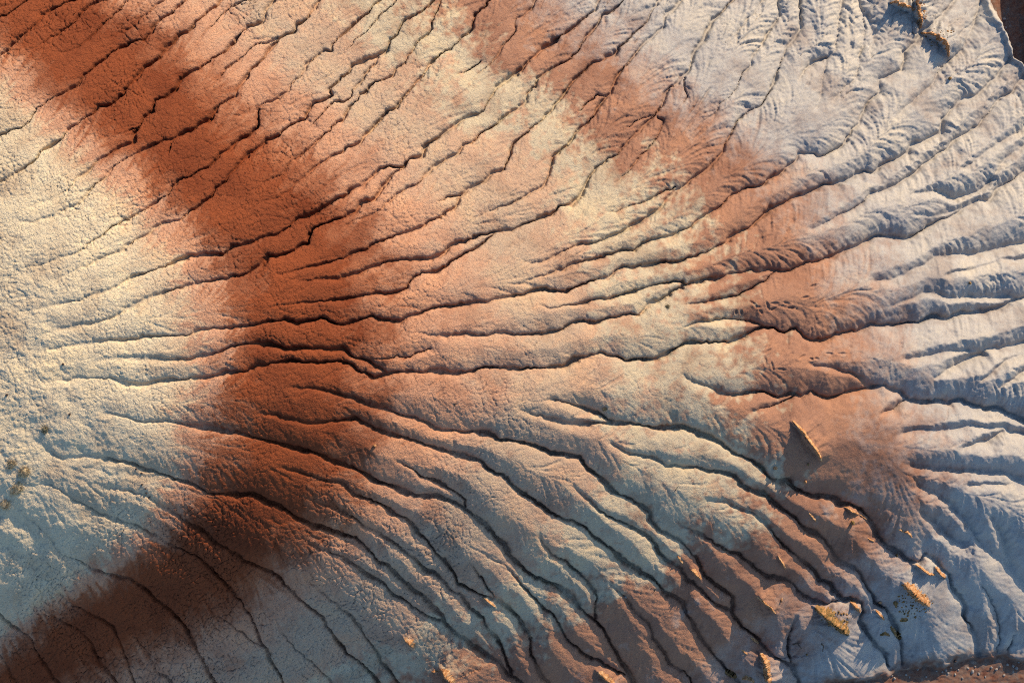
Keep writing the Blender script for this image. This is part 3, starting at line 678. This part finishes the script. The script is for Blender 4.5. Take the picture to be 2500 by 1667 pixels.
def ledge(name, t, pts, width, h, seed, label, cat, mat=None, group=None, ramp_side=1.0, ragged=1.0):
    """a broken bed of hard rock: a slope towards the sun, a sharp crest and an undercut back; pts run along the crest"""
    P = np.array([tp(t, *p) for p in pts]); seg = np.linalg.norm(np.diff(P, axis=0), axis=1); S = np.concatenate([[0], np.cumsum(seg)])
    n = max(10, int(S[-1] / 1.7))
    prof = [(1.0, -0.22), (0.86, 0.02), (0.66, 0.22), (0.46, 0.48), (0.28, 0.72), (0.12, 0.92), (0.0, 1.0), (-0.10, 0.93), (-0.16, 0.70), (-0.11, 0.42), (-0.13, 0.15), (-0.22, -0.25)]
    verts = []; m = len(prof)
    for i in range(n + 1):
        s = S[-1] * i / n
        c = np.array([np.interp(s, S, P[:, 0]), np.interp(s, S, P[:, 1])])
        c2 = np.array([np.interp(min(s + 3, S[-1]), S, P[:, 0]), np.interp(min(s + 3, S[-1]), S, P[:, 1])]) - np.array([np.interp(max(s - 3, 0), S, P[:, 0]), np.interp(max(s - 3, 0), S, P[:, 1])])
        c2 = c2 / (np.linalg.norm(c2) + 1e-6)
        pr = np.array([-c2[1], c2[0]])
        if pr @ SUNU < 0: pr = -pr
        e = i / n
        env = min(1.0, (4.2 * e) ** 0.7, (4.2 * (1 - e)) ** 0.7)
        nn = mnoise.noise((s * 0.09, seed * 3.3, 0)); n2 = mnoise.noise((s * 0.31, seed * 1.7, 5)); n3 = mnoise.noise((s * 0.8, seed, 9))
        hh = h * env * max(-0.2, 0.62 + 0.6 * nn + 0.7 * n2 + 0.6 * n3)
        env *= max(0.15, 0.75 + 0.5 * n2 + 0.35 * n3)
        wob = width * (0.16 * n2 + 0.10 * n3) * ragged
        for k, (o, f) in enumerate(prof):
            oo = o * width * ramp_side * (0.35 + 0.65 * env) + wob * (1 - abs(o) * 0.6)
            oo += width * 0.10 * mnoise.noise((s * 0.45, k * 1.9, seed))
            q2 = c + pr * oo
            g = world_of(q2[0], q2[1])
            dz = f * hh if f > 0 else f * h
            if 0 < f < 1: dz += h * 0.13 * ragged * mnoise.noise((s * 0.5, k * 2.3, seed + 20)) * env
            verts.append(Vector((g.x, g.y, g.z + dz)))
    faces = [(i * m + k, i * m + k + 1, (i + 1) * m + k + 1, (i + 1) * m + k) for i in range(n) for k in range(m - 1)]
    faces += [(i * m + m - 1, i * m, (i + 1) * m, (i + 1) * m + m - 1) for i in range(n)]
    faces += [tuple(range(m)), tuple(reversed(range(n * m, n * m + m)))]
    o = link_mesh(name, verts, faces, mat or M_LEDGE)
    mid = P[len(P) // 2]
    rebase(o, world_of(mid[0], mid[1]))
    return tag(o, label, cat, group)

def _ico():
    import bmesh
    bm = bmesh.new(); bmesh.ops.create_icosphere(bm, subdivisions=3, radius=1.0)
    v = [x.co.copy() for x in bm.verts]; f = [tuple(x.index for x in fc.verts) for fc in bm.faces]; bm.free()
    return v, f
ICO_V, ICO_F = _ico()

def stone(name, t, x, y, sx, sy, sz, seed, label, cat='stone', mat=None, group=None, ang=0.0):
    """an angular stone; half sizes in photograph pixels, sunk a little into the ground"""
    u, v = tp(t, x, y); g = world_of(u, v)
    ca, sa = math.cos(ang), math.sin(ang); verts = []
    rnd = random.Random(seed); planes = [(Vector((rnd.gauss(0, 1), rnd.gauss(0, 1), rnd.gauss(0, 1))).normalized(), rnd.uniform(0.62, 0.9)) for _ in range(7)]
    for p in ICO_V:
        q2 = p.copy()
        for nrm, d in planes:                       # knock flats off the ball
            k = q2.dot(nrm)
            if k > d: q2 -= nrm * (k - d)
        q2 *= 1 + 0.10 * mnoise.noise(p * 2.6 + Vector((seed * 5.1, 0, 0))) + 0.05 * mnoise.noise(p * 6 + Vector((0, seed, 0)))
        a = q2.x * sx * PXM; b_ = q2.y * sy * PXM
        verts.append(Vector((a * ca - b_ * sa, a * sa + b_ * ca, q2.z * sz * PXM + sz * PXM * 0.45)))
    o = link_mesh(name, verts, ICO_F, mat or M_STONE); o.location = g
    return tag(o, label, cat, group)

def tube(path, radii, sides=6):
    v = []; f = []
    for i, p in enumerate(path):
        d = (path[min(i + 1, len(path) - 1)] - path[max(i - 1, 0)]).normalized()
        a = d.orthogonal().normalized(); b_ = d.cross(a)
        for k in range(sides):
            th = 2 * math.pi * k / sides
            v.append(p + (a * math.cos(th) + b_ * math.sin(th)) * radii[i])
    for i in range(len(path) - 1):
        for k in range(sides):
            f.append((i * sides + k, i * sides + (k + 1) % sides, (i + 1) * sides + (k + 1) % sides, (i + 1) * sides + k))
    f.append(tuple(reversed(range(sides)))); f.append(tuple(range((len(path) - 1) * sides, len(path) * sides)))
    return v, f

def twig(name, t, pts, r, label, cat='twig', lift=(0.0, 0.0), seed=1, fork=None):
    """a crooked stem; pts on the ground map, lift = height of each end above the ground"""
    P = [tp(t, *p) for p in pts]; n = 7; path = []
    for i in range(n):
        e = i / (n - 1); k = e * (len(P) - 1); j = min(int(k), len(P) - 2); fr = k - j
        u = P[j][0] * (1 - fr) + P[j + 1][0] * fr; v = P[j][1] * (1 - fr) + P[j + 1][1] * fr
        g = world_of(u, v); g.z += lift[0] * (1 - e) + lift[1] * e + 0.01
        g += Vector((mnoise.noise((e * 4, seed, 0)), mnoise.noise((e * 4, seed, 7)), 0)) * 0.02
        path.append(g)
    base = path[0].copy()
    V_, F_ = tube([p - base for p in path], [r * (1 - 0.6 * i / (n - 1)) for i in range(n)])
    if fork:
        q_ = tp(t, *fork); g = world_of(q_[0], q_[1], 0.05)
        a = path[n // 2]
        v2, f2 = tube([a - base, (a + g) / 2 - base + Vector((0, 0, 0.02)), g - base], [r * .7, r * .5, r * .3]); k = len(V_)
        V_ += v2; F_ += [tuple(x + k for x in f) for f in f2]
    o = link_mesh(name, V_, F_, M_TWIG); o.location = base
    return tag(o, label, cat)

def shrub(name, t, x, y, rad, h, seed, label, leafy=M_LEAF, cat='shrub', nst=70, group=None):
    u, v = tp(t, x, y); g = world_of(u, v, -0.02); rnd = random.Random(seed)
    root = bpy.data.objects.new(name, None); COL.objects.link(root); root.location = g; tag(root, label, cat, group)
    sv, sf, lv, lf = [], [], [], []
    R = rad * PXM
    for i in range(nst):
        a = rnd.uniform(0, 2 * math.pi); d = R * math.sqrt(rnd.random()); b0 = Vector((rnd.gauss(0, R * .35), rnd.gauss(0, R * .35), 0))
        top = Vector((math.cos(a) * d, math.sin(a) * d, h * (1 - 0.6 * (d / R) ** 2) * rnd.uniform(.6, 1.1)))
        mid = (b0 + top) * 0.5 + Vector((rnd.gauss(0, .02), rnd.gauss(0, .02), h * .15))
        tv, tf = tube([b0, mid, top], [0.006, 0.004, 0.002], 4); k = len(sv); sv += tv; sf += [tuple(q_ + k for q_ in f) for f in tf]
        for j in range(16):
            e = rnd.uniform(.25, 1.05); p = (b0 * (1 - e) + top * e) + Vector((rnd.gauss(0, .035), rnd.gauss(0, .035), rnd.gauss(0, .02)))
            d1 = Vector((rnd.gauss(0, 1), rnd.gauss(0, 1), rnd.gauss(.3, .7))).normalized() * rnd.uniform(.018, .04); d2 = d1.orthogonal().normalized() * rnd.uniform(.006, .012)
            k = len(lv); lv += [p - d1 * .2, p + d2 + d1 * .4, p + d1, p - d2 + d1 * .4]; lf.append((k, k + 1, k + 2, k + 3))
    mv = []
    for q_ in ICO_V:
        s_ = 1 + 0.35 * mnoise.noise(q_ * 2.2 + Vector((seed, 0, 0))) + 0.2 * mnoise.noise(q_ * 6 + Vector((seed, 3, 0)))
        mv.append(Vector((q_.x * R * .72 * s_, q_.y * R * .72 * s_, q_.z * h * .75 * s_)))
    link_mesh('root_mound', mv, ICO_F, leafy, root)
    link_mesh('stems', sv, sf, M_STRAW, root); link_mesh('foliage', lv, lf, leafy, root, smooth=False)
    return root

def rubble(parent, t, x, y, ru, rv, n, seed, mat):
    """crumbs broken off an outcrop, strewn over the slope round it"""
    rnd = random.Random(seed); V_, F_ = [], []; base = parent.location
    for i in range(n):
        a = rnd.uniform(0, 6.28); d = math.sqrt(rnd.random())
        u, v = tp(t, x, y); u += math.cos(a) * d * ru; v += math.sin(a) * d * rv
        g = world_of(u, v) - base; r = PXM * rnd.choice([1.0, 1.3, 1.6, 2.4, 3.4]); k = len(V_)
        for p in CRUMB_V:
            V_.append(g + Vector((p.x * r * rnd.uniform(.7, 1.3), p.y * r * rnd.uniform(.7, 1.3), (p.z * .7 + .3) * r)))
        F_ += [tuple(q_ + k for q_ in f) for f in CRUMB_F]
    o = link_mesh('rubble', V_, F_, mat, parent, smooth=False); o['kind'] = 'stuff'

def _crumb():
    import bmesh
    bm = bmesh.new(); bmesh.ops.create_icosphere(bm, subdivisions=1, radius=1.0)
    v = [x.co.copy() for x in bm.verts]; f = [tuple(x.index for x in fc.verts) for fc in bm.faces]; bm.free()
    return v, f
CRUMB_V, CRUMB_F = _crumb()

G_LEDGE = 'ochre ledges breaking out of the clay'
# the long blades of hard rock
ledge('rock_ledge', 'f', [(758, 1328), (800, 1385), (850, 1450), (900, 1520), (962, 1612)], 9.5, 0.26, 1, 'long straight ochre rock edge throwing a dark triangular shadow on the pink shoulder', 'rock ledge', group=G_LEDGE, ragged=.5)
r_curve = ledge('rock_ledge', 'c', [(1662, 212), (1700, 228), (1750, 262), (1800, 320), (1842, 392)], 7.65, 0.26, 2, 'curved ochre rock edge with deep blue shadow below, under the upper right slope', 'rock ledge', group=G_LEDGE, ragged=.8)
ledge('rock_ledge', 'c', [(1425, 25), (1470, 40), (1530, 62), (1595, 78)], 7.65, 0.26, 3, 'short ochre crumbling ledge at the top, left of the rusty scarp', 'rock ledge', group=G_LEDGE)
r_rust = ledge('rock_ledge', 'c', [(1582, -40), (1590, 30), (1605, 90), (1640, 140), (1655, 185)], 11.05, 0.30, 4, 'rusty orange crumbling scarp running down from the top edge of the picture', 'rock ledge', group=G_LEDGE, ragged=1.6)
# outcrops on the lower right lobes
r_big = ledge('rock_outcrop', 'i', [(918, 1058), (985, 1115), (1055, 1180), (1110, 1225), (1150, 1242)], 29.8, 0.26, 5, 'largest ochre outcrop, mossy on its shaded side, on the pale lobe', 'outcrop', M_MOSS, G_LEDGE)
r_shag = ledge('rock_outcrop', 'i', [(1520, 888), (1570, 945), (1630, 1005), (1702, 1045)], 27.5, 0.24, 6, 'shaggy orange outcrop above the rounded pale lobe at lower right', 'outcrop', M_LEDGE, G_LEDGE, ragged=1.6)
ledge('rock_outcrop', 'i', [(1615, 755), (1660, 795), (1700, 825), (1755, 832)], 7.7, 0.19, 7, 'thin bright ledge beside the bend of the deep gully', 'rock ledge', group=G_LEDGE)
ledge('rock_outcrop', 'i', [(1752, 775), (1780, 820), (1828, 862)], 11.5, 0.19, 8, 'short ochre ledge on the very lip of the deep gully bend', 'rock ledge', group=G_LEDGE)
ledge('rock_outcrop', 'i', [(1495, 515), (1530, 535), (1560, 540), (1592, 575)], 6.8, 0.12, 9, 'small arched ochre rib above the knob in the gully', 'rock ledge', group=G_LEDGE)
ledge('rock_outcrop', 'i', [(515, 980), (560, 1020), (600, 1050), (642, 1095)], 6.8, 0.16, 10, 'slim ochre ledge on the mauve slope left of the largest outcrop', 'rock ledge', group=G_LEDGE)
ledge('rock_outcrop', 'i', [(662, 700), (685, 740), (714, 790)], 6, 0.11, 11, 'faint narrow ochre rib high on the mauve interfluve', 'rock ledge', group=G_LEDGE)
ledge('rock_outcrop', 'i', [(1165, 1015), (1190, 1050), (1238, 1095)], 12.6, 0.15, 12, 'stubby ochre ledge just upslope of the largest outcrop, by the gully bend', 'rock ledge', group=G_LEDGE)
ledge('rock_outcrop', 'i', [(1342, 1075), (1365, 1110), (1402, 1145)], 7.7, 0.12, 13, 'small ochre rib on the narrow fin between two deep gullies', 'rock ledge', group=G_LEDGE)
ledge('rock_outcrop', 'i', [(1448, 1195), (1480, 1245), (1522, 1290)], 13.8, 0.11, 14, 'dark lichened rib near the foot of the narrow fin', 'rock ledge', M_MOSS, G_LEDGE)
ledge('rock_outcrop', 'i', [(1375, 1250), (1405, 1240), (1442, 1255)], 7.7, 0.11, 15, 'dark crumbly lump on the left flank of the narrow fin', 'rock ledge', M_MOSS, G_LEDGE)
ledge('rock_outcrop', 'i', [(1130, 362), (1175, 395), (1232, 418)], 6.8, 0.14, 16, 'flat ochre ledge on the left bank above the standing stone', 'rock ledge', group=G_LEDGE)
ledge('rock_outcrop', 'i', [(1240, 420), (1270, 440), (1298, 458)], 5.1, 0.09, 17, 'little ochre rib at the gully edge right of the standing stone', 'rock ledge', group=G_LEDGE)
ledge('rock_outcrop', 'i', [(878, 402), (900, 432), (932, 468)], 6, 0.11, 18, 'short ochre rib beside the gully, left of the standing stone', 'rock ledge', group=G_LEDGE)
ledge('rock_outcrop', 'i', [(540, 1370), (560, 1430), (570, 1500), (585, 1600)], 19.5, 0.24, 19, 'tall sunlit ochre ledge running off the bottom edge at right of centre', 'outcrop', M_LEDGE, G_LEDGE)
ledge('rock_outcrop', 'i', [(478, 1268), (505, 1290), (542, 1315)], 6.8, 0.12, 20, 'small bright rib in the gully above the tall bottom edge ledge', 'rock ledge', group=G_LEDGE)
ledge('rock_outcrop', 'i', [(410, 1345), (430, 1362), (452, 1378)], 5.1, 0.08, 21, 'tiny ochre rib on the slope left of the tall bottom edge ledge', 'rock ledge', group=G_LEDGE)
ledge('rock_outcrop', 'i', [(62, 792), (90, 825), (132, 862)], 12.6, 0.18, 22, 'ochre ledge tucked between two gullies on a mauve rib', 'rock ledge', group=G_LEDGE)
ledge('rock_outcrop', 'i', [(300, 1505), (335, 1530), (385, 1560)], 14.9, 0.18, 23, 'dark brown broken chunk at the bottom edge left of the tall ledge', 'outcrop', M_MOSS, G_LEDGE)
ledge('rock_outcrop', 'i', [(420, 1555), (455, 1550), (500, 1575)], 11.5, 0.15, 24, 'pale crumbled ledge at the bottom edge between dark chunk and tall ledge', 'outcrop', M_LEDGE, G_LEDGE)
ledge('rock_outcrop', 'h', [(432, 1262), (465, 1290), (502, 1325)], 17.2, 0.18, 25, 'lone ochre lump on the dim lower slope left of centre', 'outcrop', M_LEDGE, G_LEDGE)
ledge('rock_outcrop', 'h', [(680, 1470), (715, 1510), (750, 1555), (775, 1600)], 20.7, 0.20, 26, 'sunlit ochre spur at the bottom edge below centre', 'outcrop', M_LEDGE, G_LEDGE)
ledge('rock_outcrop', 'h', [(622, 1495), (648, 1490), (672, 1492)], 5.1, 0.11, 27, 'small knob beside the ochre spur at the bottom edge', 'outcrop', M_LEDGE, G_LEDGE)
ledge('rock_outcrop', 'h', [(1768, 1500), (1820, 1545), (1880, 1600)], 18.4, 0.19, 28, 'sunlit ochre ledge at the bottom edge right of the forked gully', 'outcrop', M_LEDGE, G_LEDGE)
ledge('rock_outcrop', 'h', [(968, 988), (1010, 1012), (1062, 1052)], 6, 0.12, 29, 'narrow rusty rib at the head of a lower gully, below centre', 'rock ledge', group=G_LEDGE)
ledge('rock_outcrop', 'h', [(2318, 700), (2340, 735), (2358, 760)], 6.8, 0.14, 30, 'small ochre rib at the junction of two lower gullies', 'rock ledge', group=G_LEDGE)
ledge('rock_outcrop', 'i', [(1290, 580), (1315, 595), (1340, 605)], 4.2, 0.07, 31, 'thin flake of ochre rock on the bank right of the standing stone', 'rock ledge', group=G_LEDGE)
ledge('rock_outcrop', 'i', [(1515, 1155), (1540, 1150), (1565, 1140)], 11.5, 0.08, 32, 'dark crumbs of rock on the pale lobe beside the narrow fin', 'rock ledge', M_MOSS, G_LEDGE)

rubble(r_big, 'i', 1060, 1130, 34, 22, 60, 1, M_MOSS); rubble(r_shag, 'i', 1600, 1030, 45, 34, 110, 2, M_MOSS)
rubble(r_rust, 'c', 1640, 90, 16, 26, 90, 3, M_LEDGE); rubble(r_curve, 'c', 1770, 250, 34, 26, 50, 4, M_MOSS)
# stones
stone('standing_stone', 'i', 1180, 470, 4.5, 7, 17, 3, 'upright brown stone with a long thin shadow between two gullies', 'stone', M_MOSS)
stone('stone', 'i', 858, 190, 3.5, 5, 6, 4, 'small tan stone at the gully edge below the long straight edge', 'stone', M_LEDGE)
stone('stone', 'i', 870, 65, 3.5, 3.5, 5, 5, 'dark red stone beside the triangular shadow', 'stone', M_MOSS)
stone('stone', 'i', 650, 92, 6, 5, 4, 6, 'low pinkish clod on the shaded bank left of the triangular shadow', 'clod', M_LEDGE)
stone('stone', 'i', 1500, 700, 4, 4, 7, 7, 'small brown stone with a shadow just above the gully knob', 'stone', M_MOSS)
stone('stone', 'i', 1380, 1025, 4.5, 4.5, 6, 8, 'tan stone lodged in the channel where two gullies meet', 'stone', M_LEDGE)
stone('stone', 'i', 1480, 1028, 6, 9, 6, 9, 'brown oblong stone on the pale slope left of the shaggy outcrop', 'stone', M_MOSS, ang=0.6)
stone('stone', 'i', 862, 1376, 3, 3, 3, 10, 'little brown pebble at the foot of the pale lobe', 'pebble', M_MOSS)
stone('stone', 'i', 685, 998, 3, 7, 4, 11, 'slim brown stone on the mauve slope beside the slim ledge', 'stone', M_LEDGE, ang=-.2)
stone('stone', 'i', 1890, 1427, 5, 5, 5, 12, 'round black stone on the floor of the wash', 'stone', M_DARK)
stone('stone', 'c', 1845, 540, 5.5, 4.5, 7, 13, 'lone brown stone on the bare grey slope at upper right', 'stone', M_MOSS)
stone('stone', 'f', 1990, 380, 4, 4, 5, 14, 'dark pebble on the pale ridge at the right', 'pebble', M_MOSS)
stone('stone', 'e', 230, 1500, 4, 3.5, 9, 15, 'upright tan stone on the dark red band below the main gully', 'stone', M_LEDGE)
stone('stone', 'h', 1960, 980, 4, 5, 4, 16, 'pale pebble in a faint rill below centre', 'pebble', M_STONE, ang=.6)
stone('stone', 'c', 1610, 185, 11, 18, 8, 17, 'pale block fallen into the gully below the rusty scarp', 'block', M_STONE, ang=.2)
for k, (t, x, y) in enumerate([('g', 930, 97), ('g', 968, 126), ('g', 975, 202), ('g', 1000, 232), ('g', 1005, 262), ('g', 1020, 295)]):
    stone('pebble', t, x, y, 2.4, 2.2, 2.2, 30 + k, 'tiny dark pebble in the row crossing the cream slope at left', 'pebble', M_DARK, 'dark pebbles in a row on the cream slope')
for k, (t, x, y) in enumerate([('d', 50, 1150), ('d', 480, 1285), ('d', 432, 938)]):
    stone('pebble', t, x, y, 2.8, 2.6, 2.8, 40 + k, ['dark pebble nearest the left edge of the cream crest', 'dark pebble on the cream crest above the dry tuft', 'dark pebble upslope on the cream crest'][k], 'pebble', M_DARK)
rnd = random.Random(5)
for k, (x, y, r) in enumerate([(1835, 1492, 6), (1812, 1508, 4), (1850, 1515, 5), (1870, 1478, 4), (1900, 1525, 5), (1925, 1495, 4), (1990, 1482, 5), (2020, 1505, 7), (2040, 1470, 4), (2065, 1520, 5), (1770, 1500, 4), (1560, 1525, 5), (1585, 1545, 4),
                               (1465, 1535, 4), (1480, 1552, 5), (1950, 1550, 4), (2150, 1475, 5), (2185, 1490, 6), (2210, 1470, 4), (2260, 1455, 5), (2300, 1465, 6), (2325, 1480, 7), (2340, 1440, 4), (1640, 1490, 4), (2110, 1540, 4), (2240, 1530, 5), (1700, 1540, 4)]):
    stone('wash_stone', 'i', x, y, r * .8, r * .7, r * .55, 60 + k, 'pale stone among many on the red wash floor at lower right', 'stone', M_STONE, 'pale stones on the wash at lower right', ang=rnd.uniform(0, 3))
for k, (x, y, r) in enumerate([(2225, 92, 6), (2248, 75, 5), (2262, 118, 5), (2280, 100, 6), (2275, 30, 5), (2255, 130, 4), (2330, 60, 6), (2300, 238, 6), (2325, 160, 4), (2200, 60, 4), (2340, 120, 5)]):
    stone('wash_stone', 'c', x, y, r * .9, r * .75, r * .6, 100 + k, 'pale stone among many on the dark wash floor at upper right', 'stone', M_STONE, 'pale stones in the wash at upper right', ang=rnd.uniform(0, 3))

# twigs and stems
twig('twig', 'e', [(778, 1226), (790, 1212), (803, 1198)], 0.018, 'short dark twig lying on the salmon slope right of the red band', lift=(0, .08), seed=1)
twig('twig', 'h', [(2300, 243), (2312, 225), (2328, 205)], 0.016, 'thin twig lying on the tan slope near a lower gully', lift=(0, .08), seed=2)
twig('twig', 'h', [(2160, 945), (2166, 932), (2174, 915)], 0.016, 'thin twig on the mauve rib above a deep lower gully', lift=(0, .1), seed=3)
twig('twig', 'g', [(2296, 292), (2300, 272), (2306, 252)], 0.016, 'short twig standing on the lower part of the red band', lift=(0, .14), seed=4)
twig('twig', 'i', [(770, 1312), (800, 1302), (825, 1335)], 0.03, 'forked brown root on the lower left of the pale lobe', seed=5, fork=(826, 1292))
twig('twig', 'i', [(958, 1298), (975, 1315), (968, 1352)], 0.028, 'curved brown root on the middle of the pale lobe', seed=6)
# dry growth on the crest at left
shrub('dry_shrub', 'g', 168, 118, 14, 0.13, 1, 'sunlit golden dry shrub at the left edge of the hill', group='dry shrubs on the crest')
shrub('dry_shrub', 'g', 105, 222, 20, 0.09, 2, 'wide grey brown dry shrub below the golden one at left', nst=100, group='dry shrubs on the crest')
shrub('dry_shrub', 'g', 25, 335, 15, 0.09, 3, 'dry shrub cut by the left edge of the picture', group='dry shrubs on the crest')
shrub('dry_shrub', 'g', 75, 62, 12, 0.07, 4, 'low flat dry shrub above and left of the golden one', group='dry shrubs on the crest')
shrub('grass_tuft', 'd', 308, 1388, 8, 0.1, 5, 'greenish tuft beside the blue shadowed hollow on the crest', M_GREEN, 'grass tuft', 40)
shrub('grass_tuft', 'e', 2248, 545, 4, 0.07, 6, 'small green tuft on the tan slope between two gullies', M_GREEN, 'grass tuft', 26)
shrub('grass_tuft', 'e', 1815, 1250, 4, 0.07, 7, 'tiny tuft beside the fork of a rill at centre right', M_GREEN, 'grass tuft', 20)
